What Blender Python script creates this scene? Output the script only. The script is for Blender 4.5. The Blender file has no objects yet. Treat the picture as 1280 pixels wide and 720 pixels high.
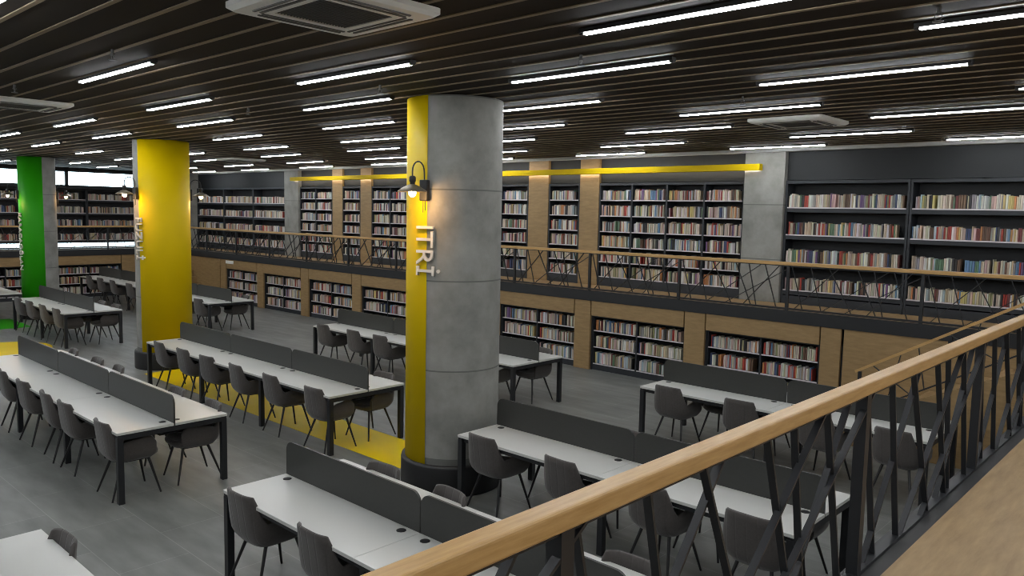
import bpy, bmesh, math, random
from mathutils import Vector, Matrix
R = random.Random(7)
SC = bpy.context.scene
COL = SC.collection
PI = math.pi

# ------------------------------------------------------------------ materials
def nodes_of(name):
    m = bpy.data.materials.new(name); m.use_nodes = True
    nt = m.node_tree; b = nt.nodes['Principled BSDF']
    return m, nt, b
def mat(name, col, rough=0.6, metal=0.0, spec=0.5, noise=None, bump=0.0):
    """plain principled surface; noise = (scale, amount) of an even mottling"""
    m, nt, b = nodes_of(name)
    b.inputs['Base Color'].default_value = (*col, 1)
    b.inputs['Roughness'].default_value = rough
    b.inputs['Metallic'].default_value = metal
    b.inputs['Specular IOR Level'].default_value = spec
    if noise:
        tc = nt.nodes.new('ShaderNodeTexCoord'); n = nt.nodes.new('ShaderNodeTexNoise')
        n.inputs['Scale'].default_value = noise[0]; n.inputs['Detail'].default_value = 6
        nt.links.new(tc.outputs['Object'], n.inputs['Vector'])
        r = nt.nodes.new('ShaderNodeValToRGB'); a = noise[1]
        r.color_ramp.elements[0].position = 0.3; r.color_ramp.elements[1].position = 0.7
        r.color_ramp.elements[0].color = (*[c * (1 - a) for c in col], 1)
        r.color_ramp.elements[1].color = (*[min(1, c * (1 + a)) for c in col], 1)
        nt.links.new(n.outputs['Fac'], r.inputs['Fac']); nt.links.new(r.outputs['Color'], b.inputs['Base Color'])
        if bump:
            bp = nt.nodes.new('ShaderNodeBump'); bp.inputs['Strength'].default_value = bump; bp.inputs['Distance'].default_value = 0.004
            nt.links.new(n.outputs['Fac'], bp.inputs['Height']); nt.links.new(bp.outputs['Normal'], b.inputs['Normal'])
    return m
def emit(name, col, s):
    m, nt, b = nodes_of(name)
    b.inputs['Base Color'].default_value = (*col, 1)
    b.inputs['Emission Color'].default_value = (*col, 1)
    b.inputs['Emission Strength'].default_value = s
    return m
def wood(name, c1, c2, scale, stretch, rot=0.0, rough=0.55):
    m, nt, b = nodes_of(name)
    tc = nt.nodes.new('ShaderNodeTexCoord'); mp = nt.nodes.new('ShaderNodeMapping')
    mp.inputs['Scale'].default_value = stretch; mp.inputs['Rotation'].default_value = (0, rot, 0)
    n = nt.nodes.new('ShaderNodeTexNoise'); n.inputs['Scale'].default_value = scale; n.inputs['Detail'].default_value = 8
    n.inputs['Roughness'].default_value = 0.65
    r = nt.nodes.new('ShaderNodeValToRGB')
    r.color_ramp.elements[0].position = 0.32; r.color_ramp.elements[1].position = 0.68
    r.color_ramp.elements[0].color = (*c1, 1); r.color_ramp.elements[1].color = (*c2, 1)
    L = nt.links.new
    L(tc.outputs['Object'], mp.inputs['Vector']); L(mp.outputs['Vector'], n.inputs['Vector'])
    L(n.outputs['Fac'], r.inputs['Fac']); L(r.outputs['Color'], b.inputs['Base Color'])
    b.inputs['Roughness'].default_value = rough
    return m

def floor_mat():
    m, nt, b = nodes_of('grey_floor_tile'); L = nt.links.new
    tc = nt.nodes.new('ShaderNodeTexCoord'); br = nt.nodes.new('ShaderNodeTexBrick')
    br.inputs['Scale'].default_value = 1.0
    br.inputs['Brick Width'].default_value = 1.2; br.inputs['Row Height'].default_value = 0.6
    br.inputs['Mortar Size'].default_value = 0.004; br.inputs['Mortar Smooth'].default_value = 0.3
    br.inputs['Color1'].default_value = (0.150, 0.155, 0.147, 1); br.inputs['Color2'].default_value = (0.178, 0.182, 0.173, 1)
    br.inputs['Mortar'].default_value = (0.25, 0.25, 0.24, 1)
    n = nt.nodes.new('ShaderNodeTexNoise'); n.inputs['Scale'].default_value = 1.6; n.inputs['Detail'].default_value = 8
    mp = nt.nodes.new('ShaderNodeMapping'); mp.inputs['Scale'].default_value = (1, 3.5, 1)
    mx = nt.nodes.new('ShaderNodeMix'); mx.data_type = 'RGBA'; mx.blend_type = 'MULTIPLY'; mx.inputs['Factor'].default_value = 1.0
    r = nt.nodes.new('ShaderNodeValToRGB'); r.color_ramp.elements[0].color = (0.72, 0.72, 0.72, 1); r.color_ramp.elements[1].color = (1.2, 1.2, 1.2, 1)
    r.color_ramp.elements[0].position = .3; r.color_ramp.elements[1].position = .7
    L(tc.outputs['Object'], br.inputs['Vector']); L(tc.outputs['Object'], mp.inputs['Vector']); L(mp.outputs['Vector'], n.inputs['Vector'])
    L(n.outputs['Fac'], r.inputs['Fac']); L(br.outputs['Color'], mx.inputs['A']); L(r.outputs['Color'], mx.inputs['B'])
    L(mx.outputs['Result'], b.inputs['Base Color'])
    b.inputs['Roughness'].default_value = 0.42
    return m

def concrete_mat():
    m, nt, b = nodes_of('raw_concrete'); L = nt.links.new
    tc = nt.nodes.new('ShaderNodeTexCoord')
    n = nt.nodes.new('ShaderNodeTexNoise'); n.inputs['Scale'].default_value = 2.2; n.inputs['Detail'].default_value = 10; n.inputs['Roughness'].default_value = .62
    r = nt.nodes.new('ShaderNodeValToRGB'); r.color_ramp.elements[0].position = .3; r.color_ramp.elements[1].position = .72
    r.color_ramp.elements[0].color = (.165, .165, .150, 1); r.color_ramp.elements[1].color = (.315, .31, .288, 1)
    sp = nt.nodes.new('ShaderNodeSeparateXYZ')
    # formwork joints every 0.96 m up the shaft
    a = nt.nodes.new('ShaderNodeMath'); a.operation = 'SUBTRACT'; a.inputs[1].default_value = 0.385
    w = nt.nodes.new('ShaderNodeMath'); w.operation = 'MODULO'; w.inputs[1].default_value = 0.96
    c = nt.nodes.new('ShaderNodeMath'); c.operation = 'LESS_THAN'; c.inputs[1].default_value = 0.016
    mx = nt.nodes.new('ShaderNodeMix'); mx.data_type = 'RGBA'; mx.inputs['B'].default_value = (.13, .13, .12, 1)
    L(tc.outputs['Object'], n.inputs['Vector']); L(n.outputs['Fac'], r.inputs['Fac']); L(tc.outputs['Object'], sp.inputs[0])
    L(sp.outputs['Z'], a.inputs[0]); L(a.outputs[0], w.inputs[0]); L(w.outputs[0], c.inputs[0])
    L(c.outputs[0], mx.inputs['Factor']); L(r.outputs['Color'], mx.inputs['A']); L(mx.outputs['Result'], b.inputs['Base Color'])
    bp = nt.nodes.new('ShaderNodeBump'); bp.inputs['Strength'].default_value = .25; bp.inputs['Distance'].default_value = .01
    L(n.outputs['Fac'], bp.inputs['Height']); L(bp.outputs['Normal'], b.inputs['Normal'])
    b.inputs['Roughness'].default_value = 0.75
    return m

def fabric_mat():
    m, nt, b = nodes_of('taupe_upholstery'); L = nt.links.new
    tc = nt.nodes.new('ShaderNodeTexCoord')
    n = nt.nodes.new('ShaderNodeTexNoise'); n.inputs['Scale'].default_value = 60; n.inputs['Detail'].default_value = 4
    r = nt.nodes.new('ShaderNodeValToRGB'); r.color_ramp.elements[0].color = (.048, .042, .039, 1); r.color_ramp.elements[1].color = (.078, .069, .064, 1)
    w = nt.nodes.new('ShaderNodeTexWave'); w.wave_type = 'BANDS'; w.bands_direction = 'X'; w.inputs['Scale'].default_value = 3.4
    rr = nt.nodes.new('ShaderNodeValToRGB'); rr.color_ramp.elements[0].position = 0.0; rr.color_ramp.elements[1].position = .09
    bp = nt.nodes.new('ShaderNodeBump'); bp.inputs['Strength'].default_value = .3; bp.inputs['Distance'].default_value = .006
    L(tc.outputs['Object'], n.inputs['Vector']); L(n.outputs['Fac'], r.inputs['Fac']); L(r.outputs['Color'], b.inputs['Base Color'])
    L(tc.outputs['Object'], w.inputs['Vector']); L(w.outputs['Fac'], rr.inputs['Fac']); L(rr.outputs['Color'], bp.inputs['Height']); L(bp.outputs['Normal'], b.inputs['Normal'])
    b.inputs['Roughness'].default_value = .9
    b.inputs['Sheen Weight'].default_value = .25
    return m

def book_mat(name, attr):
    m, nt, b = nodes_of(name); L = nt.links.new
    if attr:
        a = nt.nodes.new('ShaderNodeVertexColor'); a.layer_name = 'cover'; out = a.outputs['Color']
    else:
        a = nt.nodes.new('ShaderNodeObjectInfo'); out = a.outputs['Color']
    L(out, b.inputs['Base Color'])
    b.inputs['Roughness'].default_value = .5
    return m

M = {}
M['floor'] = floor_mat()
M['concrete'] = concrete_mat()
M['fabric'] = fabric_mat()
M['steel'] = mat('dark_blue_grey_steel', (.011, .012, .0145), .45, 0, .5)
M['case'] = mat('dark_slate_board', (.016, .019, .024), .55)
M['caseback'] = mat('black_board', (.012, .013, .015), .7)
M['wall'] = mat('slate_painted_wall', (.010, .0115, .013), .7, noise=(1.2, .08))
M['plain'] = mat('pale_plaster', (.42, .42, .40), .8)
M['laminate'] = mat('white_laminate', (.56, .56, .535), .3)
M['screen'] = mat('charcoal_screen_board', (.032, .033, .030), .45, noise=(40, .06))
M['leg'] = mat('black_metal_leg', (.012, .012, .013), .4)
M['rubber'] = mat('black_plastic', (.01, .01, .011), .5)
M['yellow'] = mat('yellow_satin_paint', (.58, .41, .0), .5, 0, .12, noise=(.9, .07))
M['flooryellow'] = mat('yellow_floor_paint', (.70, .50, .0), .45, 0, .15, noise=(1.5, .06))
M['green'] = mat('green_satin_paint', (.022, .27, .004), .5, 0, .15, noise=(.9, .07))
M['osb'] = wood('strand_board', (.235, .150, .062), (.315, .205, .092), 3.2, (1.3, 1.3, 6), rot=.75)
M['oak'] = wood('oak_rail', (.39, .225, .075), (.52, .325, .13), 5, (14, 1.2, 14), rough=.38)
M['oakx'] = wood('oak_rail_along', (.39, .225, .075), (.52, .325, .13), 5, (1.2, 14, 14), rough=.38)
M['deck'] = wood('tan_floor_board', (.25, .155, .066), (.37, .245, .115), 3, (7, 1.0, 7), rough=.5)
M['slat'] = wood('brown_slat', (.15, .11, .062), (.19, .14, .08), 4, (1, 18, 18), rough=.6)
M['void'] = mat('black_ceiling_void', (.008, .008, .008), .9)
M['infill'] = mat('dark_brown_infill_board', (.016, .0115, .008), .8, 0, .2)
M['led'] = emit('white_diffuser', (.95, .98, 1.0), 62.0)
M['shelfled'] = emit('warm_diffuser', (1.0, .9, .75), 26.0)
M['bulb'] = emit('warm_bulb', (1.0, .66, .30), 34.0)
M['sky'] = emit('bright_outside', (.78, .92, 1.0), 5.0)
M['white'] = mat('white_plastic', (.78, .78, .75), .5)
M['greyplastic'] = mat('grey_grille', (.10, .10, .10), .6)
M['label'] = mat('pale_shelf_edge', (.55, .51, .53), .5)
M['letter'] = mat('white_letter', (.72, .68, .62), .5)
M['shade'] = mat('dull_metal_shade', (.20, .17, .13), .4, .6)
M['page'] = mat('page_edges', (.6, .55, .45), .8)
M['book'] = book_mat('book_cover', False)
M['bookmass'] = book_mat('book_cover_rows', True)
gm, gnt, gb = nodes_of('window_glass')
tr = gnt.nodes.new('ShaderNodeBsdfTransparent'); tr.inputs['Color'].default_value = (.93, .97, .98, 1)
gl = gnt.nodes.new('ShaderNodeBsdfGlossy'); gl.inputs['Roughness'].default_value = .03
fr_ = gnt.nodes.new('ShaderNodeFresnel'); fr_.inputs['IOR'].default_value = 1.35
mxs = gnt.nodes.new('ShaderNodeMixShader')
gnt.links.new(fr_.outputs[0], mxs.inputs[0]); gnt.links.new(tr.outputs[0], mxs.inputs[1]); gnt.links.new(gl.outputs[0], mxs.inputs[2])
gnt.links.new(mxs.outputs[0], gnt.nodes['Material Output'].inputs['Surface'])
M['glass'] = gm

# ------------------------------------------------------------------ mesh helper
class MB:
    def __init__(s): s.v = []; s.f = []; s.mi = []; s.sm = []
    def add(s, vs, fs, mi=0, smooth=False):
        o = len(s.v); s.v += [tuple(v) for v in vs]
        for f in fs: s.f.append(tuple(i + o for i in f)); s.mi.append(mi); s.sm.append(smooth)
        return s
    def box(s, a, b, mi=0):
        x0, y0, z0 = a; x1, y1, z1 = b
        vs = [(x0,y0,z0),(x1,y0,z0),(x1,y1,z0),(x0,y1,z0),(x0,y0,z1),(x1,y0,z1),(x1,y1,z1),(x0,y1,z1)]
        return s.add(vs, [(0,3,2,1),(4,5,6,7),(0,1,5,4),(1,2,6,5),(2,3,7,6),(3,0,4,7)], mi)
    def bevbox(s, a, b, r=.004, mi=0):
        """box with chamfered edges"""
        bm = bmesh.new(); bmesh.ops.create_cube(bm, size=1)
        for v in bm.verts:
            v.co = Vector([(a[i] + b[i]) / 2 + v.co[i] * (b[i] - a[i]) for i in range(3)])
        bmesh.ops.bevel(bm, geom=list(bm.edges), offset=r, segments=2, affect='EDGES', profile=.5)
        bm.verts.index_update()
        s.add([v.co[:] for v in bm.verts], [[v.index for v in f.verts] for f in bm.faces], mi); bm.free()
        return s
    def prism(s, poly, axis, a, b, mi=0, smooth=False):
        """polygon (u,w) extruded along axis: 0 -> (x; u=y,w=z), 1 -> (y; u=x,w=z), 2 -> (z; u=x,w=y)"""
        n = len(poly)
        def P(t, u, w): return (t,u,w) if axis == 0 else (u,t,w) if axis == 1 else (u,w,t)
        vs = [P(a,u,w) for u,w in poly] + [P(b,u,w) for u,w in poly]
        s.add(vs, [tuple(range(n)), tuple(range(2*n-1, n-1, -1))], mi)
        o = len(s.v) - 2*n
        for i in range(n):
            j = (i+1) % n; s.f.append((o+i, o+n+i, o+n+j, o+j)); s.mi.append(mi); s.sm.append(smooth)
        return s
    def tube(s, pts, rad, n=10, mi=0, smooth=True, caps=True):
        pts = [Vector(p) for p in pts]; k = len(pts)
        if not hasattr(rad, '__len__'): rad = [rad]*k
        rings = []; prev = None
        for i, p in enumerate(pts):
            t = (pts[min(i+1,k-1)] - pts[max(i-1,0)]).normalized()
            u = prev if prev is not None else (Vector((0,0,1)) if abs(t.z) < .9 else Vector((1,0,0)))
            u = (u - t*u.dot(t)).normalized(); prev = u; w = t.cross(u)
            rings.append([p + (u*math.cos(2*PI*j/n) + w*math.sin(2*PI*j/n))*rad[i] for j in range(n)])
        vs = [v for r in rings for v in r]; fs = []
        for i in range(k-1):
            for j in range(n): fs.append((i*n+j, i*n+(j+1)%n, (i+1)*n+(j+1)%n, (i+1)*n+j))
        s.add(vs, fs, mi, smooth)
        if caps: s.add(rings[0], [tuple(range(n-1,-1,-1))], mi); s.add(rings[-1], [tuple(range(n))], mi)
        return s
    def bar(s, p, q, w, d, up=(0,0,1), mi=0):
        """flat bar from p to q, section w x d"""
        p = Vector(p); q = Vector(q); t = (q-p).normalized(); u = Vector(up); u = (u - t*u.dot(t)).normalized(); v = t.cross(u)
        vs = [e + u*a*w/2 + v*b*d/2 for e in (p, q) for a, b in ((-1,-1),(1,-1),(1,1),(-1,1))]
        return s.add(vs, [(0,3,2,1),(4,5,6,7),(0,1,5,4),(1,2,6,5),(2,3,7,6),(3,0,4,7)], mi)
    def lathe(s, prof, n=32, c=(0,0,0), a0=0, a1=2*PI, mi=0, smooth=True):
        full = abs(a1-a0-2*PI) < 1e-6; m = n if full else n+1; vs = []
        for i in range(m):
            a = a0 + (a1-a0)*i/n
            for r, z in prof: vs.append((c[0]+r*math.cos(a), c[1]+r*math.sin(a), c[2]+z))
        k = len(prof); fs = []
        for i in range(n):
            i2 = (i+1) % m
            for j in range(k-1): fs.append((i*k+j, i2*k+j, i2*k+j+1, i*k+j+1))
        return s.add(vs, fs, mi, smooth)
    def mesh(s, name):
        me = bpy.data.meshes.new(name); me.from_pydata(s.v, [], s.f); me.update()
        me.polygons.foreach_set('material_index', s.mi); me.polygons.foreach_set('use_smooth', s.sm)
        return me
    def build(s, name, mats, parent=None, loc=None):
        me = s.mesh(name)
        for m in (mats if isinstance(mats, (list, tuple)) else [mats]): me.materials.append(m)
        bm = bmesh.new(); bm.from_mesh(me); bmesh.ops.recalc_face_normals(bm, faces=bm.faces); bm.to_mesh(me); bm.free()
        o = bpy.data.objects.new(name, me); COL.objects.link(o)
        if loc: o.location = loc
        if parent: o.parent = parent
        return o

def thing(name, label, cat, loc=(0,0,0), rz=0, group=None):
    o = bpy.data.objects.new(name, None); COL.objects.link(o); o.location = loc; o.rotation_euler = (0,0,rz)
    o.empty_display_size = .1
    return tag(o, label, cat, group)
def tag(o, label, cat, group=None, kind=None):
    if label: o['label'] = label
    if cat: o['category'] = cat
    if group: o['group'] = group
    if kind: o['kind'] = kind
    return o
def struct(name, mb, m, parent=None):
    o = mb.build(name, m, parent); o['kind'] = 'structure'; return o
def kids(o): return [c for c in bpy.data.objects if c.parent == o]
def dup(root, children, loc, rz, label, group):
    r = root.copy(); COL.objects.link(r); r.location = loc; r.rotation_euler = (0,0,rz); tag(r, label, None, group)
    for ch, subs in children:
        c = ch.copy(); COL.objects.link(c); c.parent = r
        for g in subs:
            d = g.copy(); COL.objects.link(d); d.parent = c
    return r
def tree_of(root):
    return [(c, list(c.children)) for c in root.children]
def nth(n):
    return '%d%s' % (n, 'th' if 10 <= n % 100 <= 20 else {1:'st',2:'nd',3:'rd'}.get(n % 10, 'th'))
WORD = ['', 'first', 'second', 'third', 'fourth', 'fifth', 'sixth', 'seventh', 'eighth', 'ninth', 'tenth', 'eleventh', 'twelfth', 'thirteenth', 'fourteenth', 'fifteenth', 'sixteenth', 'seventeenth', 'eighteenth']

# ------------------------------------------------------------------ dimensions
YW, YB = 12.24, 13.31        # front of the low shelves / front of the gallery shelves
ZG, ZC = 1.56, 4.245         # gallery floor, underside of ceiling slats
XF, XFB = -27.7, -28.8       # far gallery front / far bookcase front
XE, YN = 5.0, -8.0           # room limits behind the camera

# ------------------------------------------------------------------ setting
struct('floor', MB().box((-29.4, YN, -.1), (XE, 13.8, 0)), M['floor'])
# painted bands on the floor
struct('trim_1', MB().box((-14.42, 5.78, 0), (-6.95, 6.55, .004)), M['flooryellow'])
struct('trim_2', MB().box((-23.6, 5.15, 0), (-21.75, 6.05, .004)), M['green'])
mb = MB(); mb.prism([(-18.75 + 1.0*math.cos(a), 4.55 + 1.0*math.sin(a)) for a in [2*PI*i/40 for i in range(40)]], 2, 0, .004)
struct('trim_3', mb, M['flooryellow'])
# ceiling: black slab with hanging slats
mb = MB().box((-29.4, YN, 4.6), (XE, 13.8, 4.7), 1)
y = 4.862 - .297*43
while y < 13.3:
    if y > YN + .1: mb.box((-28.9, y-.017, ZC), (XE-.02, y+.017, ZC+.02), 0)
    y += .297
mb.box((-28.9, YN+.02, ZC+.007), (XE-.02, 13.36, ZC+.019), 2)
struct('ceiling', mb, [M['slat'], M['void'], M['infill']])
struct('trim_4', MB().box((-28.9, 13.22, 4.19), (XE, 13.36, 4.26)), M['plain'])
# walls
struct('wall_back', MB().box((-29.4, 13.66, 0), (XE, 13.8, 4.6)), M['wall'])
struct('wall_back_bulkhead', MB().box((-28.85, 13.37, 3.70), (XE, 13.66, 4.6)), M['wall'])
struct('wall_near', MB().box((XE, YN, 0), (XE+.12, 13.8, 4.6)), M['plain'])
struct('wall_front', MB().box((-29.4, YN-.12, 0), (XE, YN, 4.6)), M['plain'])
# far wall: solid with a high window band and a low one
mb = MB()
mb.box((-29.24, YN, 0), (-29.1, 13.66, 1.57)); mb.box((-29.24, YN, 1.74), (-29.1, 13.66, 3.62)); mb.box((-29.24, YN, 4.17), (-29.1, 13.66, 4.6))
mb.box((-29.24, 11.75, 1.57), (-29.1, 13.66, 4.17))
struct('wall_far', mb, M['wall'])
ys = [-8.0, -5.7, -3.2, -.7, 1.8, 4.3, 6.8, 9.3, 11.75]
for i, (a, b) in enumerate(zip(ys[:-1], ys[1:])):
    fr = MB()
    for (p, q, r_, t) in ((a, a+.05, 3.62, 4.17), (b-.05, b, 3.62, 4.17), (a, b, 3.62, 3.67), (a, b, 4.12, 4.17)):
        fr.box((-29.2, p, r_), (-29.12, q, t))
    w = struct('window_%d' % (i+1), fr, M['steel'])
    struct('pane', MB().box((-29.165, a+.05, 3.67), (-29.155, b-.05, 4.12)), M['glass'], w)
w = struct('window_%d' % (len(ys)), MB().box((-29.2, YN, 1.57), (-29.12, 11.75, 1.59)).box((-29.2, YN, 1.72), (-29.12, 11.75, 1.74)), M['steel'])
struct('pane', MB().box((-29.165, YN, 1.59), (-29.155, 11.75, 1.72)), M['glass'], w)
struct('outside', MB().box((-30.6, YN-2, 0), (-30.5, 15, 6)), M['sky'])
# gallery slabs with steel edge channels
struct('floor_back_gallery', MB().box((-29.1, YW+.06, 1.40), (XE, 13.66, ZG)), M['deck'])
struct('floor_far_gallery', MB().box((-29.1, YN, 1.40), (XF-.06, YW+.06, ZG)), M['deck'])
struct('floor_near_gallery', MB().box((-1.10, YN, 1.28), (XE, YW-.03, 1.42)), M['deck'])
struct('trim_5', MB().box((XF, YW-.02, 1.365), (-1.25, YW+.06, ZG+.004)), M['steel'])
struct('trim_6', MB().box((XF-.06, YN, 1.365), (XF+.02, YW-.02, ZG+.004)), M['steel'])
struct('trim_7', MB().box((-1.27, YN, 1.24), (-1.101, 10.4, 1.385)), M['rubber'])
struct('wall_under_gallery', MB().box((-.9, YN, 0), (-.8, 10.6, 1.4)), M['plain'])
# wood-faced front below the back gallery
OPEN = [(-23.93, -21.98), (-21.60, -19.55), (-19.15, -17.10), (-16.70, -14.65), (-14.28, -12.06), (-11.70, -9.64), (-9.23, -7.16), (-6.74, -4.74)]
OZ0, OZ1 = 0.03, 1.075
ed = [XF] + [e for o in OPEN for e in o] + [-1.0]
mb = MB()
for i in range(0, len(ed), 2):
    a, b = ed[i], ed[i+1]
    for p, q in ([(a, b)] if b < -1.5 and a > XF+.1 else [(a, -24.32), (-24.30, b)] if a < -27 else [(a, -4.405), (-4.385, b)]):
        mb.bevbox((p+.012, YW, 0), (q-.012, YW+.05, 1.365), .003)
for a, b in OPEN: mb.bevbox((a+.012, YW, OZ1), (b-.012, YW+.05, 1.365), .003)
mb.box((XF, YW+.051, 1.1), (-1.0, YW+.07, 1.37), 1)
for i in range(0, len(ed), 2): mb.box((ed[i]-.02, YW+.051, 0), (ed[i+1]+.02, YW+.07, 1.365), 1)
struct('wall_back_lower', mb, [M['osb'], M['caseback']])
FOPEN = [(1.2, 3.2), (3.62, 5.62), (6.05, 8.05), (8.47, 10.45)]
ed2 = [YN] + [e for o in FOPEN for e in o] + [YW]
mb = MB()
for i in range(0, len(ed2), 2): mb.bevbox((XF-.05, ed2[i]+.012, 0), (XF, ed2[i+1]-.012, 1.365), .003)
for a, b in FOPEN: mb.bevbox((XF-.05, a+.012, OZ1), (XF, b-.012, 1.365), .003)
struct('wall_far_lower', mb, M['osb'])
struct('trim_8', MB().box((-29.1, YN, 3.545), (-28.45, 12.3, 3.615)), M['wall'])
# concrete piers and wood pilasters of the upper wall
for i, (a, b) in enumerate([(-22.06, -21.27), (-14.40, -13.62), (-6.645, -5.90)]):
    struct('concrete_pier', MB().bevbox((a, 13.25, ZG), (b, 13.66, 4.19), .008), M['concrete'])
struct('concrete_pier', MB().bevbox((-28.75, 13.0, ZG), (-28.12, 13.66, 4.19), .008), M['concrete'])
for i, (a, b) in enumerate([(-19.53, -19.04), (-18.17, -17.68), (-11.87, -11.29), (-10.41, -9.91)]):
    struct('wood_pilaster', MB().bevbox((a, 13.30, ZG), (b, 13.66, 4.19), .004), M['osb'])

# ------------------------------------------------------------------ bookcases and their rows
ROWS = []    # (origin xyz of row's left front, direction, length, clear height, key, row index, colour seed)
def bookcase(label, group, a, b, z0, z1, shelves, base, depth, dirv, mids, key, lip=.024, mids_w=.03, clear=None, back=True, fill=(.9,1.0)):
    """a..b along the wall; shelves = z of each shelf top (high to low); dirv 'x' faces -Y at y=front, 'y' faces +X"""
    front, = (dirv[1],)
    def bx(u0, d0, z_0, u1, d1, z_1, m):
        if dirv[0] == 'x': m.box((u0, front+d0, z_0), (u1, front+d1, z_1))
        else: m.box((front-d1, u0, z_0), (front-d0, u1, z_1))
        return m
    loc = ((a+b)/2, front, 0) if dirv[0] == 'x' else (front, (a+b)/2, 0)
    t = thing('bookcase', label, 'bookcase', loc, 0, group)
    off = Vector(loc)
    def part(name, m, mt, par=t):
        m.v = [(v[0]-off.x, v[1]-off.y, v[2]) for v in m.v]
        return m.build(name, mt, par)
    w = .035
    part('side_panel', bx(a, 0, z0, a+w, depth, z1, MB()), M['case'])
    part('side_panel', bx(b-w, 0, z0, b, depth, z1, MB()), M['case'])
    part('back_panel', bx(a+w, depth-.02, z0, b-w, depth, z1, MB()), M['caseback'])
    part('top_panel', bx(a+w, 0, z1-.05, b-w, depth-.02, z1, MB()), M['case'])
    part('plinth', bx(a+w, .004, z0, b-w, depth-.02, base, MB()), M['case'])
    cuts = [a+w] + list(mids) + [b-w]
    for mx in mids: part('divider', bx(mx-mids_w/2, -.004, base, mx+mids_w/2, depth-.02, z1-.05, MB()), M['case'])
    for k, z in enumerate(shelves):
        for j in range(len(cuts)-1):
            u0 = cuts[j] + (mids_w/2 if j else 0); u1 = cuts[j+1] - (mids_w/2 if j < len(cuts)-2 else 0)
            if z - lip > base + .005:
                s = part('shelf', bx(u0, .005, z-lip, u1, depth-.02, z, MB()), M['case'])
            else:
                s = None
            lab = bx(u0+.004, -.002, z-.018, u1-.004, .004, z+.003, MB())
            if s: part('label_strip', lab, M['label'], s)
            else: part('label_strip', lab, M['label'])
            top = (shelves[k-1]-lip) if k else z1-.05
            ROWS.append((dirv, u0+.006, u1-.006, front+.03 if dirv[0]=='x' else front-.03, z, (top-z) if clear is None else clear, key, k, j, fill))
    return t
LOWLAB = {7:'nearest the stairs', 6:'second from the stairs', 5:'right behind the concrete pillar', 4:'hidden by the concrete pillar', 3:'just left of the concrete pillar', 2:'third from the far corner', 1:'second from the far corner', 0:'nearest the far corner'}
for i, (a, b) in enumerate(OPEN):
    bookcase('low recessed dark bookcase, three shelves, '+LOWLAB[i], 'low bookcases under the back gallery', a, b, 0, OZ1+.02, [.785, .46, .13], .118, .36, ('x', YW+.072), [(a+b)/2], 'low%d' % i, clear=.30)
# upper, six-shelf cases in the middle of the back wall
SH6 = [3.343, 3.02, 2.698, 2.382, 2.066, 1.757]
UP = [(-21.25, -19.545, 1, 'two-bay dark bookcase right of the far concrete pier'), (-19.03, -18.18, 0, 'narrow dark bookcase between two far wood pilasters'),
      (-17.67, -14.42, 3, 'four-bay dark bookcase cut off by the concrete pillar'), (-13.60, -11.885, 1, 'two-bay dark bookcase just right of the concrete pillar'),
      (-11.28, -10.42, 0, 'narrow dark bookcase between two near wood pilasters'), (-9.90, -6.655, 3, 'four-bay dark bookcase left of the near concrete pier')]
for i, (a, b, nm, lab) in enumerate(UP):
    mids = [a + (b-a)*(k+1)/(nm+1) for k in range(nm)]
    bookcase(lab, 'gallery bookcases along the back wall', a, b, ZG, 3.69, SH6, 1.74, .34, ('x', YB), mids, 'up%d' % i, mids_w=.04)
# wide bays with deep shelf edges
SH4 = [3.235, 2.765, 2.286, 1.806]
for i, (a, b, lab) in enumerate([(-5.89, -3.88, 'wide four-shelf dark bookcase beside the near concrete pier'), (-3.87, -1.86, 'wide four-shelf dark bookcase at the right edge'), (-1.85, .16, 'wide four-shelf dark bookcase beyond the right edge of view')]):
    bookcase(lab, 'wide bookcases at the right end', a, b, ZG, 3.69, SH4, 1.70, .34, ('x', YB), [], 'wide%d' % i, lip=.085, clear=.30)
for i, (a, b, lab) in enumerate([(-28.1, -26.11, 'wide dark bookcase in the far corner of the gallery'), (-26.10, -24.1, 'wide dark bookcase, middle of the three by the far corner'), (-24.09, -22.08, 'wide dark bookcase left of the far concrete pier')]):
    bookcase(lab, 'wide bookcases at the far corner', a, b, ZG, 3.69, [3.19, 2.73, 2.265, 1.79], 1.68, .34, ('x', YB), [], 'corner%d' % i, lip=.085, clear=.30)
FLAB = ['far-wall gallery bookcase outside the left edge', 'far-wall gallery bookcase left of the green pillar', 'far-wall gallery bookcase behind the green pillar', 'far-wall gallery bookcase right of the green pillar', 'far-wall gallery bookcase beside the yellow pillar', 'far-wall gallery bookcase hidden by the yellow pillar']
for i in range(5):
    a = 2.0 + 1.95*i
    bookcase(FLAB[i], 'bookcases on the far gallery', a, a+1.94, 1.76, 3.54, [3.19, 2.74, 2.30, 1.84], 1.80, .28, ('y', XFB), [], 'far%d' % i, lip=.07, clear=.30)
for i, (a, b) in enumerate(FOPEN):
    bookcase(['low far bookcase outside the left edge', 'low far bookcase at the left edge', 'low far bookcase left of the green pillar', 'low far bookcase between the green and yellow pillars'][i], 'low bookcases under the far gallery', a, b, 0, OZ1+.02, [.785, .46, .13], .118, .36, ('y', XF-.055), [(a+b)/2], 'flow%d' % i, clear=.30)

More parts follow.
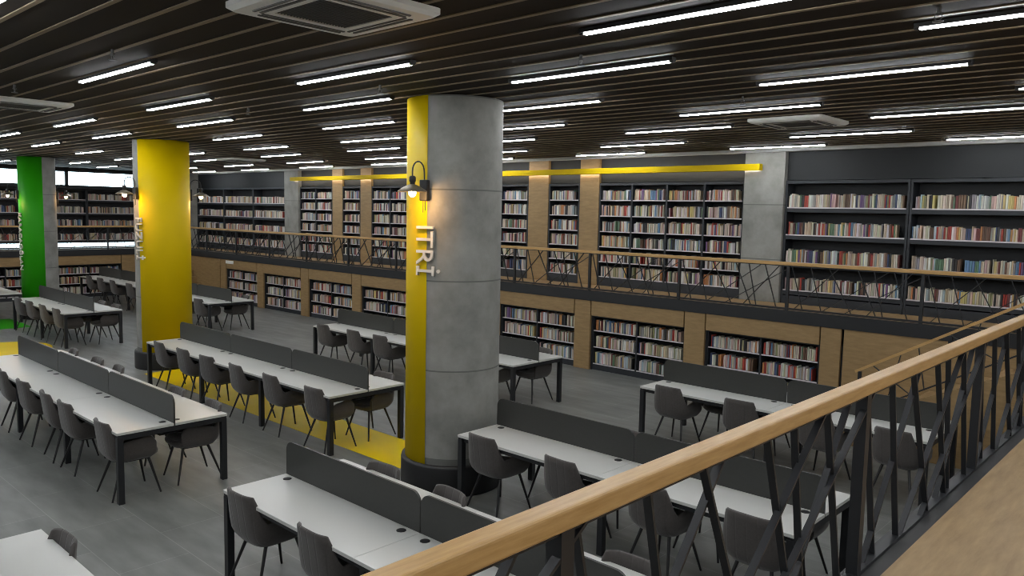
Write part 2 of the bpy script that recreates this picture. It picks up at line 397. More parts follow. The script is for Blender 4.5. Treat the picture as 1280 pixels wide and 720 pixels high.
# ------------------------------------------------------------------ books
PAL = [('cream', (.66, .59, .47), 28), ('white', (.72, .70, .67), 24), ('beige', (.52, .41, .30), 13), ('orange', (.58, .26, .10), 5), ('red', (.42, .06, .045), 7), ('dark red', (.19, .05, .05), 6),
       ('brown', (.17, .10, .065), 9), ('black', (.035, .034, .036), 9), ('navy blue', (.06, .08, .17), 4), ('blue', (.14, .25, .40), 4), ('pale blue', (.42, .50, .55), 6), ('green', (.13, .22, .14), 4), ('olive', (.33, .32, .17), 5),
       ('yellow', (.62, .49, .20), 5), ('pink', (.62, .42, .40), 9), ('purple', (.20, .11, .25), 2), ('grey', (.34, .33, .33), 9)]
BAG = [p for p in PAL for _ in range(p[2])]
def book_geo(w, h, d):
    """a standing book: rounded spine, two boards and a recessed page block; local x across, y into the shelf, z up"""
    r = w/2; n = 4
    arc = [(r*math.cos(PI + PI*i/n)*.98, .006 + .012*0 - .008*math.sin(PI*i/n)) for i in range(n+1)]
    out = arc + [(w/2*.98, d), (w/2*.98-.003, d), (w/2*.98-.003, .012), (-w/2*.98+.003, .012), (-w/2*.98+.003, d), (-w/2*.98, d)]
    return out
def book_mesh(w, h, d):
    mb = MB(); mb.prism(book_geo(w, h, d), 2, 0, h, 0)
    mb.box((-w/2*.98+.003, .012, .004), (w/2*.98-.003, d-.004, h-.004), 1)
    return mb
mass_v, mass_f, mass_c = [], [], []
books = []
for (dirv, u0, u1, front, z, clear, key, k, j, fill) in ROWS:
    rr = random.Random(hash((key, k, j)) if False else sum(ord(c) for c in key)*131 + k*17 + j*7)
    u = u0 + rr.uniform(0, .03); end = u0 + (u1-u0)*rr.uniform(*fill)
    hb = min(rr.uniform(.195, .225), clear-.035)
    n = 0; run = None
    while True:
        if run is None or rr.random() > .17: run = rr.choice(BAG); rw = rr.uniform(.015, .036); rh = hb*rr.uniform(.86, 1.04)
        w = rw*rr.uniform(.9, 1.1); h = min(rh*rr.uniform(.97, 1.03), clear-.02)
        if u + w > end: break
        n += 1
        dd = rr.uniform(0, .012); dep = rr.uniform(.13, .165)
        tilt = 0
        q_ = rr.uniform(.62, 1.0); c = tuple(max(0, min(1, ch*q_*rr.uniform(.92, 1.08))) for ch in run[1])
        books.append((dirv, u + w/2, front + (dd if dirv[0]=='x' else -dd), z, w*.94, h, dep, c, run[0], key, k, j, n))
        u += w + (rr.uniform(.0, .003) if rr.random() > .02 else rr.uniform(.02, .06))

# ------------------------------------------------------------------ camera
f_px = 982.057
yaw, pitch, roll = math.radians(47.182), math.radians(5.497), math.radians(1.14)
CAM = Vector((0, 0, 3.05))
fw = Vector((-math.cos(yaw)*math.cos(pitch), math.sin(yaw)*math.cos(pitch), -math.sin(pitch)))
rt = Vector((math.sin(yaw), math.cos(yaw), 0)); up = rt.cross(fw)
rt, up = rt*math.cos(roll) + up*math.sin(roll), -rt*math.sin(roll) + up*math.cos(roll)
cd = bpy.data.cameras.new('camera'); cd.sensor_width = 36; cd.lens = f_px/1280*36; cd.clip_start = .05; cd.clip_end = 200
cam = bpy.data.objects.new('camera', cd); COL.objects.link(cam)
cam.matrix_world = Matrix(((rt.x, up.x, -fw.x, CAM.x), (rt.y, up.y, -fw.y, CAM.y), (rt.z, up.z, -fw.z, CAM.z), (0,0,0,1)))
SC.camera = cam
def shows(p):
    v = Vector(p) - CAM; c = v.dot(fw)
    if c <= 0: return 0
    x = 640 + f_px*v.dot(rt)/c; y = 360 - f_px*v.dot(up)/c
    return c if 0 < x < 1280 and 0 < y < 720 else 0

# ------------------------------------------------------------------ chairs
def chair_shell():
    """upholstered bucket: U-shaped wall, high at the back, dropping to low arms"""
    per = []
    n = 34
    for i in range(n+1):
        s = -1 + 2*i/n                       # -1 front end of one arm .. 1 front end of the other
        a = abs(s)
        if a < .68:
            th = a/.68*PI/2; x = .262*math.sin(th)**.62; y = -.255*math.cos(th)**.45 if math.cos(th) > 1e-6 else 0
        else:
            x = .262 - .012*(a-.68)/.32; y = (a-.68)/.32*.20
        per.append((math.copysign(x, s), y, a))
    def top(a):
        if a <= .34: return .815 - .008*(a/.34)**2
        if a <= .52:
            t = (a-.34)/.18; t = t*t*(3-2*t); return .807 + (.585-.807)*t
        if a <= .88:
            t = (a-.52)/.36; t = t*t*(3-2*t); return .585 + .065*t
        t = (a-.88)/.12; return .650 - .085*t**1.5
    def pt(x, y, a, t, inner):
        zt = top(a); z0 = .395; z = z0 + (zt-z0)*t
        low = max(0, 1-(z-z0)/.11); shr = 1 - .22*low*low
        X = x*shr; Y = y*shr
        q = max(0, (z-.47)/.385)
        if y < 0: Y -= .055*q*(-y/.255)
        X *= 1 - .13*max(0, q-.35)/.65*1.0
        if inner:
            l = math.hypot(X, min(Y, 0)) or 1
            k = .038*(1-.25*max(0, t-.8)/.2)
            X -= k*X/l; Y -= k*min(Y,0)/l
            z -= .0
        return (X, Y, z)
    lv = 9; mb = MB(); vs = []
    rows = [(t/(lv), False) for t in range(lv+1)] + [(1 - t/lv, True) for t in range(lv+1)]
    # rounded lip: lift the middle between outer and inner top edges
    ring = []
    for idx, (t, inn) in enumerate(rows):
        ring.append([pt(x, y, a, t, inn) for x, y, a in per])
    lip = [((o[0]+i_[0])/2, (o[1]+i_[1])/2, o[2]+.014) for o, i_ in zip(ring[lv], ring[lv+1])]
    ring.insert(lv+1, lip)
    m = len(per)
    for r_ in ring: vs += r_
    k = len(ring); fs = []
    for i in range(k-1):
        for j in range(m-1): fs.append((i*m+j, i*m+j+1, (i+1)*m+j+1, (i+1)*m+j))
    for j in range(m-1): fs.append(((k-1)*m+j, (k-1)*m+j+1, j+1, j))
    mb.add(vs, fs, 0, True)
    mb.add([r_[0] for r_ in ring], [tuple(range(k))]); mb.add([r_[-1] for r_ in ring], [tuple(range(k-1,-1,-1))])
    return mb
def chair_seat():
    mb = MB(); n = 32
    lev = [(.0, .382), (.16, .384), (.205, .397), (.238, .425), (.243, .450), (.236, .468), (.20, .478), (.0, .482)]
    prof = []
    for i in range(n):
        a = 2*PI*i/n; c, s = math.cos(a), math.sin(a); e = .62
        prof.append((math.copysign(abs(c)**e, c), math.copysign(abs(s)**e, s)))
    vs = []
    for r, z in lev: vs += [(x*r*.97, y*r*1.02 + .025, z) for x, y in prof]
    fs = []
    for i in range(len(lev)-1):
        for j in range(n): fs.append((i*n+j, i*n+(j+1)%n, (i+1)*n+(j+1)%n, (i+1)*n+j))
    return mb.add(vs, fs, 0, True)
proto = thing('chair', 'grey padded chair', 'chair')
chair_shell().build('backrest', M['fabric'], proto)
chair_seat().build('seat', M['fabric'], proto)
for sx, sy in ((-1,1),(1,1),(-1,-1),(1,-1)):
    MB().tube([(sx*.135, .02+sy*.13, .40), (sx*.225, .0+sy*.245, .0)], [.016, .0095], 10).build('leg', M['leg'], proto)
MB().bevbox((-.15, -.13, .372), (.15, .17, .386), .004).build('under_frame', M['leg'], proto)
chair_tree = tree_of(proto); chair_used = [False]
def chair(x, y, rz, label, group):
    if not chair_used[0]:
        chair_used[0] = True; proto.location = (x, y, 0); proto.rotation_euler = (0,0,rz); tag(proto, label, 'chair', group); return proto
    return dup(proto, chair_tree, (x, y, 0), rz, label, group)

# ------------------------------------------------------------------ bench desks
DW = 1.178
def rounded_panel(L_, h0, h1, r):
    pts = [(0, h0), (L_, h0)]
    pts += [(L_-r + r*math.cos(a), h1-r + r*math.sin(a)) for a in [PI/2*i/8 for i in range(9)]]
    pts += [(r - r*math.sin(a), h1-r + r*math.cos(a)) for a in [PI/2*i/8 for i in range(9)]]
    return pts
def desk(label, x0, y0, S, n, front=(), back=(), where='', rot=0.0, inset=None):
    """x0 left end, y0 near edge, n segments of length S"""
    t = thing('desk', label, 'desk', (x0, y0, 0), rot, 'white bench desks with charcoal screens')
    L_ = S*n; h = DW/2
    for k in range(n):
        for s in (0, 1):
            a = 0 if s == 0 else h+.008; b = h-.008 if s == 0 else DW
            MB().bevbox((k*S+.0015, a, .722), ((k+1)*S-.0015, b, .75), .003).build('tabletop', M['laminate'], t)
        MB().prism(rounded_panel(S-.012, .715, 1.045, .085), 1, h-.009, h+.009).build('screen', M['screen'], t).location = (k*S+.006, 0, 0)
        for e in (.13, S-.13):
            for yy in (h-.075, h+.075):
                g = MB(); g.lathe([(0, .7535), (.030, .7535), (.036, .7525), (.037, .749), (.031, .745)], 20)
                o = g.build('cable_grommet', M['rubber'], t); o.location = (k*S+e, yy, 0)
    MB().box((.02, .03, .675), (L_-.02, .07, .722)).box((.02, DW-.07, .675), (L_-.02, DW-.03, .722)).box((0.002, .01, .668), (.055, DW-.01, .722)).box((L_-.055, .01, .668), (L_-.002, DW-.01, .722)).build('frame', M['steel'], t)
    MB().box((.15, h-.10, .60), (L_-.15, h+.10, .61)).box((.15, h-.10, .61), (L_-.15, h-.09, .66)).box((.15, h+.09, .61), (L_-.15, h+.10, .66)).build('cable_tray', M['steel'], t)
    for k in range(n+1):
        xx = .03 if k == 0 else L_-.03 if k == n else k*S
        yo = .035 if k in (0, n) else .10
        for yy in (yo, DW-yo): MB().bevbox((xx-.03, yy-.03, 0), (xx+.03, yy+.03, .70), .003).build('leg', M['steel'], t)
    # chairs pushed in along both long sides
    for side, lst, nm in ((1, front, 'near'), (-1, back, 'far')):
        for i, c in enumerate(lst):
            x, dy = (c if isinstance(c, tuple) else (c, 0))
            rz = R.uniform(-.10, .10) + (0 if side > 0 else PI)
            yy = y0 + .235 + dy if side > 0 else y0 + DW - .235 + dy
            tot = len(lst)
            pos = WORD[i+1] + ' from left'
            lab = 'grey chair, %s on %s side of %s' % (pos, nm, where) if tot > 1 else 'grey chair, alone on %s side of %s' % (nm, where)
            chair(x, yy + rot*(x-x0), rz, lab, 'grey chairs at ' + where)
    return t
S_ = 1.797
desk('long three-screen white desk at the left edge', -8.159-3*S_, 2.986, S_, 3, [-12.98, -12.02, -11.15, -10.25, -9.62, -8.50], [-13.05, -12.05, -11.30, -9.45, -8.52], 'the long left-edge desk')
desk('long three-screen white desk before the all-yellow pillar', -8.063-3*S_, 5.441, S_, 3, [-12.90, -12.05, -11.27, -10.36, -9.42, -8.40], [-8.48], 'the desk before the yellow pillar')
desk('white desk at the bottom centre, half hidden by the handrail', -5.939, 2.983, 1.787, 3, [-5.62, -4.60], [-5.33, -4.52, -2.75], 'the bottom-centre desk')
desk('two-screen white desk right of the concrete pillar', -5.797, 5.472, 1.787, 2, [-5.42, -4.40, -3.45, -2.56], [-5.2, -4.45, -3.4, -2.62], 'the desk beside the concrete pillar')
desk('two-screen white desk before the shelves at right', -5.81, 8.851, 1.787, 2, [-5.36, -4.36, -3.40, -2.56], [-5.05, -4.42], 'the desk before the right shelves')
desk('long white desk behind the concrete pillar', -7.912-3*S_, 8.60, S_, 3, [-12.94, -11.95, -11.16, -8.55], [-8.34], 'the desk behind the concrete pillar')
desk('two-screen white desk in front of the green pillar', -17.986-2*S_, 5.60, S_, 2, [-21.1, -20.25, -19.3, -18.42], [-19.2, -18.35], 'the desk before the green pillar')
desk('white desk just right of the yellow pillar, by the far shelves', -17.92-2*S_, 8.72, S_, 2, [-20.2, -19.25, -18.45], [-18.4], 'the desk right of the yellow pillar')
desk('far white desk seen between the green and yellow pillars', -21.75-3*S_, 8.95, S_, 3, [-26.3, -25.4, -24.4, -23.2], [], 'the far desk between pillars')
desk('white desk at the left edge beside the green pillar', -22.75-2*S_, 4.95, S_, 2, [-23.4], [], 'the desk left of the green pillar')
desk('white desk with only its corner in the bottom left', -6.08, .52, S_, 2, [], [-5.66], 'the bottom-left desk')

# ------------------------------------------------------------------ pillars
def pillar(label, c, r, paint, az0, az1, ring=True):
    t = thing('pillar', label, 'pillar', (c[0], c[1], 0)); t['kind'] = 'thing'
    MB().lathe([(r, .02), (r, 4.24)], 72).build('concrete_shaft', M['concrete'], t)
    a0, a1 = math.radians(az0), math.radians(az1); e = .006
    MB().lathe([(r-.002, .02), (r+e, .02), (r+e, 4.238), (r-.002, 4.238)], 48, a0=a0, a1=a1).build('painted_band', paint, t)
    MB().lathe([(r, 0), (r+.045, 0), (r+.05, .01), (r+.05, .30), (r+.042, .33), (r, .33)], 72).build('base_ring', M['rubber'], t)
    return t
PC, PYL, PG = (-6.40, 5.95), (-14.95, 6.40), (-23.4, 6.75)
pillar('thick round concrete pillar with a yellow left side', PC, .52, M['yellow'], 103, 284)
pillar('round pillar painted yellow on the side facing the room', PYL, .485, M['yellow'], -76, 96)
pillar('round pillar with green front and bare concrete right side', PG, .43, M['green'], -180, 0)

def lettering(text, label, c, r, az, ztop, zbot, size, name='sign_lettering'):
    cu = bpy.data.curves.new(name, 'FONT'); cu.body = text; cu.size = 1; cu.extrude = .5; cu.resolution_u = 4
    o = bpy.data.objects.new('tmp_text', cu); COL.objects.link(o)
    bpy.context.view_layer.update(); dg = bpy.context.evaluated_depsgraph_get()
    me = bpy.data.meshes.new_from_object(o.evaluated_get(dg)); COL.objects.unlink(o); bpy.data.objects.remove(o)
    xs = [v.co.x for v in me.vertices]; x0, x1 = min(xs), max(xs)
    cap = .70
    a0 = math.radians(az)
    bm = bmesh.new(); bm.from_mesh(me)
    bmesh.ops.subdivide_edges(bm, edges=[e for e in bm.edges if e.calc_length() > .2], cuts=2, use_grid_fill=True)
    for v in bm.verts:
        u = (v.co.x - x0)/(x1-x0); h = (v.co.y/cap - .5)*size; d = v.co.z*.03
        rr = r + .012 + .016 + d; a = a0 + h/r
        v.co = Vector((c[0] + rr*math.cos(a), c[1] + rr*math.sin(a), ztop - u*(ztop-zbot)))
    bm.to_mesh(me); bm.free()
    me.materials.clear(); me.materials.append(M['letter'])
    ob = bpy.data.objects.new(name, me); COL.objects.link(ob)
    return tag(ob, label, 'sign')
lettering('ITR\u0130', 'raised white letters ITR\u0130 running down the concrete pillar', PC, .52, -77, 2.89, 2.37, .205)
lettering('FUZUL\u0130', 'raised white letters running down the yellow pillar', PYL, .485, -74, 2.82, 2.05, .15)
lettering('KARACAO\u011eLAN', 'raised white letters running down the green pillar', PG, .43, -80, 2.78, 1.30, .12)

def sconce(label, c, r, az):
    a = math.radians(az); dx, dy = math.cos(a), math.sin(a)
    loc = (c[0] + (r+.008)*dx, c[1] + (r+.008)*dy, 0)
    t = thing('wall_lamp', label, 'lamp', loc, a, 'gooseneck lamps on the pillars')
    # local x points out of the pillar
    MB().bevbox((0, -.05, 3.15), (.055, .05, 3.37), .012).build('wall_plate', M['rubber'], t)
    R0 = .10
    arc = [(.03, 0, 3.36), (.035, 0, 3.45)] + [(.035 + R0 - R0*math.cos(x), 0, 3.45 + R0*math.sin(x)) for x in [PI*i/12 for i in range(1, 13)]] + [(.235, 0, 3.385)]
    MB().tube(arc, .0075, 8).build('arm', M['rubber'], t)
    MB().lathe([(0, 3.40), (.022, 3.40), (.034, 3.385), (.034, 3.345), (.026, 3.335), (.026, 3.30), (.03, 3.295)], 16, (.235, 0, 0)).build('socket', M['rubber'], t)
    MB().lathe([(.028, 3.315), (.06, 3.30), (.105, 3.278), (.150, 3.245), (.152, 3.238), (.146, 3.241), (.10, 3.272), (.058, 3.293), (.026, 3.307)], 28, (.235, 0, 0)).build('lamp_shade', M['shade'], t)
    MB().lathe([(.0, 3.185), (.018, 3.188), (.034, 3.205), (.040, 3.228), (.034, 3.252), (.020, 3.275), (.016, 3.30)], 16, (.235, 0, 0)).build('bulb', M['bulb'], t)
    MB().tube([(.04, .02, 3.155), (.042, .02, 3.05)], .004, 6).tube([(.03, -.015, 3.155), (.03, -.015, 3.03)], .004, 6).build('pull_cord', M['rubber'], t)
    ld = bpy.data.lights.new('bulb_light', 'POINT'); ld.energy = 9; ld.color = (1, .55, .2); ld.shadow_soft_size = .05
    lo = bpy.data.objects.new('bulb_light', ld); COL.objects.link(lo); lo.parent = t; lo.location = (.235, 0, 3.14)
    return t
sconce('lit gooseneck lamp on the concrete pillar', PC, .526, -77)
sconce('lit gooseneck lamp on the left side of the yellow pillar', PYL, .491, -80)
sconce('lit gooseneck lamp on the right side of the yellow pillar', PYL, .491, 86)
sconce('lit gooseneck lamp on the left side of the green pillar', PG, .436, -92)
sconce('lit gooseneck lamp on the right side of the green pillar', PG, .436, 88)

# ------------------------------------------------------------------ ceiling lights, air units, sprinklers
RY = {-5:-4.2, -4:-2.8, -3:-1.4, -2:0.0, -1:1.4, 0:2.82, 1:4.16, 2:5.30, 3:6.70, 4:8.20, 5:9.55, 6:11.25, 7:12.70}
lt_proto = thing('ceiling_light', 'x', 'light')
MB().box((0, -.018, 4.212), (1.64, .018, 4.223)).build('diffuser', M['led'], lt_proto)
MB().box((-.03, -.02, 4.210), (0, .02, 4.2515)).box((1.64, -.02, 4.210), (1.67, .02, 4.2515)).box((-.03, -.03, 4.223), (1.67, .03, 4.2515)).build('housing', M['rubber'], lt_proto)
lt_tree = tree_of(lt_proto); first = True
for r_ in range(-5, 8):
    ks = [k for k in range(-4, 15) if (k+r_) % 2 == 1 and not (r_ == 0 and k in (1, 5))]
    vis = [k for k in sorted(ks, reverse=True) if shows((-3.25-1.70*k+.8, RY[r_], 4.2)) or shows((-3.25-1.70*k+.05, RY[r_], 4.2)) or shows((-3.25-1.70*k+1.6, RY[r_], 4.2))]
    for k in ks:
        p = (-3.25-1.70*k, RY[r_], 0)
        if p[0] < -28.3 or (k, r_) == (12, 3): continue
        if k in vis:
            lab = 'white strip light, %s from the left in the %s ceiling row from the bookshelf wall' % (WORD[vis.index(k)+1], WORD[8-r_]); grp = 'strip lights in the slatted ceiling'
        else:
            lab = 'white strip light in the slatted ceiling outside the picture'; grp = 'strip lights outside the picture'
        if first:
            first = False; lt_proto.location = p; tag(lt_proto, lab, 'light', grp)
        else: dup(lt_proto, lt_tree, p, 0, lab, grp)

def cassette(label, cx, cy):
    t = thing('ceiling_air_conditioner', label, 'air conditioner', (cx, cy, 0), 0, 'ceiling cassette air conditioners')
    s = .46
    def rr(h, r=.05, n=6):
        pts = []
        for qx, qy, a in ((1,1,0),(-1,1,PI/2),(-1,-1,PI),(1,-1,3*PI/2)):
            pts += [(qx*(h-r) + r*math.cos(a+PI/2*i/n), qy*(h-r) + r*math.sin(a+PI/2*i/n)) for i in range(n+1)]
        return pts
    mb = MB(); o = rr(s); i_ = rr(s-.03); g = rr(.25, .02); n = len(o)
    vs = [(x, y, 4.245) for x, y in o] + [(x, y, 4.215) for x, y in o] + [(x, y, 4.195) for x, y in i_] + [(x, y, 4.190) for x, y in g] + [(x, y, 4.21) for x, y in g]
    fs = []
    for L_ in range(4):
        for j in range(n): fs.append((L_*n+j, L_*n+(j+1)%n, (L_+1)*n+(j+1)%n, (L_+1)*n+j))
    mb.add(vs, fs + [tuple(range(n))]); mb.build('panel', M['white'], t)
    mb = MB().box((-.25, -.25, 4.208), (.25, .25, 4.214))
    for k in range(24): yy = -.245 + .49*k/23; mb.box((-.245, yy-.003, 4.196), (.245, yy+.003, 4.208))
    mb.build('grille', M['greyplastic'], t)
    for a in range(4):
        m2 = Matrix.Rotation(a*PI/2, 4, 'Z'); mb = MB()
        for (ya, yb) in ((.300, .318), (.345, .363)):
            mb.box((-.29, ya, 4.186), (.29, yb, 4.1945))
        mb.v = [tuple(m2 @ Vector(v)) for v in mb.v]; mb.build('louver', M['greyplastic'], t)
    return t
cassette('large white ceiling air conditioner at the top of the picture', -4.05, 2.77)
cassette('white ceiling air conditioner cut by the left edge', -10.85, 2.98)
cassette('white ceiling air conditioner at the right, before the bookshelf wall', -4.12, 9.56)
cassette('white ceiling air conditioner far back, right of the yellow pillar', -18.6, 9.95)

SPL = [(-6.56, 2.45, 'above the left strip light, near the yellow pillar'), (-9.33, 2.52, 'above the left-edge air conditioner'), (-3.79, 4.81, 'left of the top centre strip light'), (-1.36, 4.96, 'near the top right corner'), (-6.23, 4.79, 'above the concrete pillar, to its left'), (-3.78, 7.42, 'left of the right-hand air conditioner'), (-8.98, 4.91, 'between the yellow and concrete pillars')]
for x, y, w in SPL:
    t = thing('ceiling_sprinkler', 'small ceiling sprinkler head ' + w, 'sprinkler', (x, y, 0), 0, 'sprinkler heads in the ceiling')
    MB().tube([(0, 0, 4.2515), (0, 0, 4.215)], .012, 8).build('pipe', M['greyplastic'], t)
    MB().lathe([(0, 4.218), (.018, 4.216), (.02, 4.205), (0, 4.203)], 12).tube([(.016, 0, 4.21), (.02, 0, 4.19), (.006, 0, 4.172)], .003, 6).tube([(-.016, 0, 4.21), (-.02, 0, 4.19), (-.006, 0, 4.172)], .003, 6).lathe([(0, 4.172), (.03, 4.172), (.03, 4.168), (0, 4.167)], 14).build('head', M['greyplastic'], t)

# ------------------------------------------------------------------ yellow light beam on the back wall
t = thing('light_beam', 'long yellow beam across the upper bookcases with lights on its back', 'beam', (-13.95, 13.17, 0))
MB().bevbox((-7.55, -.06, 3.872), (7.65, .06, 3.985), .004).build('beam_body', M['yellow'], t)
MB().box((-7.5, .062, 3.88), (7.6, .068, 3.90)).build('light_strip', M['shelfled'], t)
for x in (-7.42, 0, 7.5): MB().box((x-.03, .06, 3.90), (x+.03, .08, 3.97)).build('bracket', M['yellow'], t)

# ------------------------------------------------------------------ railings
PAT = [(.03,.13), (.18,.28), (.32,.51), (.40,.06), (.54,.69), (.77,.28), (.66,.74), (.80,.91), (1.04,.45), (.93,.62)]
def railing(label, axis, fixed, a, b, n, zt, zb, hand, mtl, stuff_from=None, pat=PAT, fascia=False, post_w=.05, hw=.035, bar_r=.016):
    t = thing('railing', label, 'railing', (fixed, (a+b)/2, 0) if axis == 'y' else ((a+b)/2, fixed, 0))
    off = Vector(t.location)
    def P(u, z, d=0): return Vector((fixed+d, u, z)) - off if axis == 'y' else Vector((u, fixed+d, z)) - off
    pts = []
    for qa, qb in ((1,1),(-1,1),(-1,-1),(1,-1)):
        for i in range(4):
            ang = {(1,1):0,(-1,1):PI/2,(-1,-1):PI,(1,-1):3*PI/2}[(qa,qb)] + PI/2*i/3
            pts.append((qa*(hw-.010)+.010*math.cos(ang), zt-hand/2 + qb*(hand/2-.010)+.010*math.sin(ang)))
    mb = MB()
    if axis == 'y': mb.prism(pts, 1, P(a,0).y, P(b,0).y)
    else: mb.prism(pts, 0, P(a,0).x, P(b,0).x)
    mb.build('handrail', mtl, t)
    up_ = (1,0,0) if axis == 'y' else (0,1,0)
    MB().bar(P(a, zt-hand-.006), P(b, zt-hand-.006), .04, .012, (1,0,0) if axis == 'y' else (0,1,0)).build('top_rail', M['steel'], t)
    MB().bar(P(a, zb), P(b, zb), .05, .03, up_).build('bottom_rail', M['steel'], t)
    step = (b-a)/n; cnt = 0; rest = MB(); any_rest = False
    order = sorted(range(n), key=lambda k: (-k if axis == 'x' else k))
    for k in range(n+1): MB().bar(P(a+step*k, zb-.05), P(a+step*k, zt-hand), post_w, post_w, up_).build('post', M['steel'], t)
    for k in order:
        for i, (p0, p1) in enumerate(pat):
            A_ = a + step*(k+p0); B_ = a + step*(k+p1); dd = .010*((i % 3)-1)
            A_ = max(a, min(b, A_)); B_ = max(a, min(b, B_))
            if cnt < 100: MB().bar(P(B_, zb, dd), P(A_, zt-hand, dd), bar_r*2, .010, up_).build('bar', M['steel'], t); cnt += 1
            else: rest.bar(P(B_, zb, dd), P(A_, zt-hand, dd), bar_r*2, .010, up_); any_rest = True
    if any_rest: rest.build('bar', M['steel'], t)['kind'] = 'stuff'
    return t
railing('foreground gallery railing with thick oak handrail and slanting dark bars', 'y', -1.219, -.68, 10.3, 5, 2.316, 1.385, .062, M['oak'], post_w=.052, hw=.036, bar_r=.0145)
railing('railing along the back gallery with thin oak handrail and slanting bars', 'x', YW, -27.2, -1.32, 13, 2.346, 1.595, .055, M['oakx'], post_w=.045, bar_r=.011)
railing('railing along the far gallery with thin oak handrail', 'y', XF, -.5, YW-.1, 6, 2.346, 1.595, .055, M['oak'], post_w=.045, bar_r=.011)

# ------------------------------------------------------------------ stairs
t = thing('staircase', 'wood stair rising along the back wall to the gallery', 'stairs', (-2.6, 11.5, 0))
x0s, run, rise, n = -4.04, .31, .156, 9
for k in range(n):
    xa = x0s + run*k - (-2.6)
    MB().bevbox((xa-.02, 10.78-11.5, rise*(k+1)-.035), (xa+run+.01, 12.22-11.5, rise*(k+1)), .004).build('tread', M['deck'], t)
    MB().box((xa, 10.80-11.5, rise*k), (xa+.02, 12.20-11.5, rise*(k+1)-.035)).build('riser', M['case'], t)
poly = [(x0s-.06+2.6, 0)] + [(x0s-.06+2.6, .19), (x0s+run*n+2.6, rise*n+.16), (x0s+run*n+2.6, 0)]
MB().prism(poly, 1, 10.74-11.5, 10.78-11.5).build('side_panel', M['osb'], t)
t = thing('stair_railing', 'sloping oak handrail with thin bars beside the stair', 'railing', (-2.6, 10.74, 0))
def RZ(x): return 1.056 + (x+3.64)*.585
xs0, xs1 = -3.66, -1.36
hp = MB(); hp.bar((xs0+2.6, 0, RZ(xs0)-.02), (xs1+2.6, 0, RZ(xs1)-.02), .026, .034, (0,1,0)); hp.build('handrail', M['oakx'], t)
MB().bar((xs0+.05+2.6, 0, RZ(xs0+.05)-.62), (xs1+2.6, 0, RZ(xs1)-.62), .03, .02, (0,1,0)).build('bottom_rail', M['steel'], t)
for x in (xs0+.06, -2.55, xs1-.02): MB().bar((x+2.6, 0, max(.17, RZ(x)-.86)), (x+2.6, 0, RZ(x)-.05), .04, .04, (0,1,0)).build('post', M['steel'], t)
for p0, p1 in ((.10,.30), (.24,.18), (.33,.37), (.48,.72), (.62,.55), (.74,.95), (.88,.80)):
    xa, xb = xs0 + (xs1-xs0)*p0, xs0 + (xs1-xs0)*p1
    MB().bar((xb+2.6, 0, RZ(xb)-.62), (xa+2.6, 0, RZ(xa)-.05), .022, .010, (0,1,0)).build('bar', M['steel'], t)
# small corner stair under the far gallery
t = thing('corner_steps', 'small wooden steps at the far corner beside the yellow pillar', 'stairs', (-26.9, 11.6, 0))
for k in range(6):
    xa = -25.36 - .29*k + 26.9
    MB().bevbox((xa-.30, -.30, .22*k+.01), (xa, .62, .22*(k+1)-.03), .005).build('step', M['osb'], t)
    MB().bevbox((xa-.31, -.32, .22*(k+1)-.03), (xa+.02, .63, .22*(k+1)), .006).build('tread', M['deck'], t)
MB().prism([(-.20, 0), (1.54, 0), (1.54, .19), (1.25, .19), (1.25, .41), (.96, .41), (.96, .63), (.67, .63), (.67, .85), (.38, .85), (.38, 1.07), (.09, 1.07), (.09, 1.29), (-.20, 1.29)], 1, -.32, -.30).build('side_panel', M['osb'], t)
# small wall plate
t = tag(MB().bevbox((-23.9, YW-.022, 1.235), (-23.42, YW-.001, 1.335), .006).build('wall_plate', M['white']), 'small white plate on the wood front near the far corner', 'plate')

# ------------------------------------------------------------------ put the books out: the largest in view singly, the rest as rows
bpy.context.view_layer.update(); dg = bpy.context.evaluated_depsgraph_get()
def spine_pos(b):
    dirv, u, fr, z, w, h = b[:6]
    return Vector((u, fr, z+h/2)) if dirv[0] == 'x' else Vector((fr, u, z+h/2))
cand = []
for i, b in enumerate(books):
    p = spine_pos(b); q = p + (Vector((0, -.012, 0)) if b[0][0] == 'x' else Vector((.012, 0, 0)))
    d = shows(p)
    if not d: continue
    seen = 0
    for dz in (-.3*b[5], 0, .35*b[5]):
        e = q + Vector((0, 0, dz)); v = e - CAM
        hit = SC.ray_cast(dg, CAM, v.normalized(), distance=v.length-.02)
        if not hit[0]: seen += 1
    if seen < 2: continue
    ct = abs((p-CAM).normalized().y) if b[0][0] == 'x' else abs((p-CAM).normalized().x)
    cand.append((b[4]*b[5]*ct/d**2*(seen/3), i))
cand.sort(reverse=True)
single = {i for _, i in cand[:300]}
CASE = {'low7':'low bookcase nearest the stairs', 'low6':'low bookcase second from the stairs', 'low5':'low bookcase behind the concrete pillar', 'wide0':'wide bookcase beside the pier', 'wide1':'wide bookcase at the right edge', 'up5':'four-bay bookcase beside the pier'}
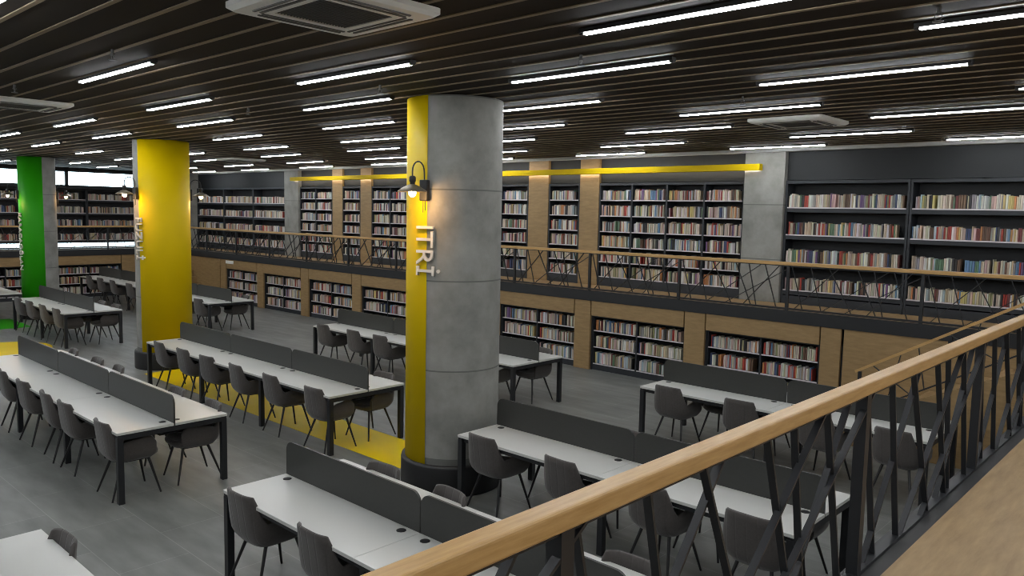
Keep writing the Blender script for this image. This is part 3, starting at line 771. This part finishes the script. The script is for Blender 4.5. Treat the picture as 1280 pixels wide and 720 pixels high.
for i, b in enumerate(books):
    dirv, u, fr, z, w, h, dep, c, cn, key, k, j, n = b
    if i in single:
        o = book_mesh(w, h, dep).build('book', [M['book'], M['page']], None, (u, fr, z))
        if dirv[0] == 'y': o.rotation_euler = (0, 0, -PI/2)
        o.color = (*c, 1)
        side = ''
        if key.startswith('low'): side = ', left half' if j == 0 else ', right half'
        elif key.startswith('up'): side = ', %s bay' % WORD[j+1]
        tag(o, '%s book, %s from left, %s shelf in %s%s' % (cn, nth(n), ['top', 'second', 'third', 'fourth', 'fifth', 'bottom'][k], CASE.get(key, key+' bookcase'), side), 'book', 'books in the ' + CASE.get(key, key+' bookcase'))
    else:
        o = len(mass_v); poly = book_geo(w, h, dep)[:7]; poly[-1] = (-w/2*.98, dep); poly = book_geo(w, h, dep)[:5] + [(w/2*.98, dep), (-w/2*.98, dep)]
        m_ = len(poly)
        for zz in (z, z+h):
            for (x, y) in poly: mass_v.append((u+x, fr+y, zz) if dirv[0] == 'x' else (fr-y, u+x, zz))
        mass_f.append(tuple(o+m_+q for q in range(m_)))
        mass_c.append(c)
        for q in range(m_): mass_f.append((o+q, o+(q+1)%m_, o+m_+(q+1)%m_, o+m_+q)); mass_c.append(c)
me = bpy.data.meshes.new('books'); me.from_pydata(mass_v, [], mass_f); me.update()
at = me.color_attributes.new('cover', 'FLOAT_COLOR', 'CORNER'); buf = []
for p, c in zip(me.polygons, mass_c): buf += [*c, 1.0]*p.loop_total
at.data.foreach_set('color', buf)
me.materials.append(M['bookmass'])
bm = bmesh.new(); bm.from_mesh(me); bmesh.ops.recalc_face_normals(bm, faces=bm.faces); bm.to_mesh(me); bm.free()
o = bpy.data.objects.new('books', me); COL.objects.link(o)
tag(o, 'many small books filling the remaining shelves along the walls', 'books', None, 'stuff')
print('BOOKS', len(books), 'visible', len(cand))

# ------------------------------------------------------------------ world and view
w = bpy.data.worlds.new('world'); SC.world = w; w.use_nodes = True
w.node_tree.nodes['Background'].inputs['Color'].default_value = (.6, .7, .8, 1)
w.node_tree.nodes['Background'].inputs['Strength'].default_value = .25
SC.view_settings.view_transform = 'Standard'; SC.view_settings.look = 'None'
SC.view_settings.gamma = 1.0; SC.view_settings.use_curve_mapping = False
SC.view_settings.exposure = 0.0
SC.cycles.max_bounces = 6
SC.cycles.filter_width = 1.0
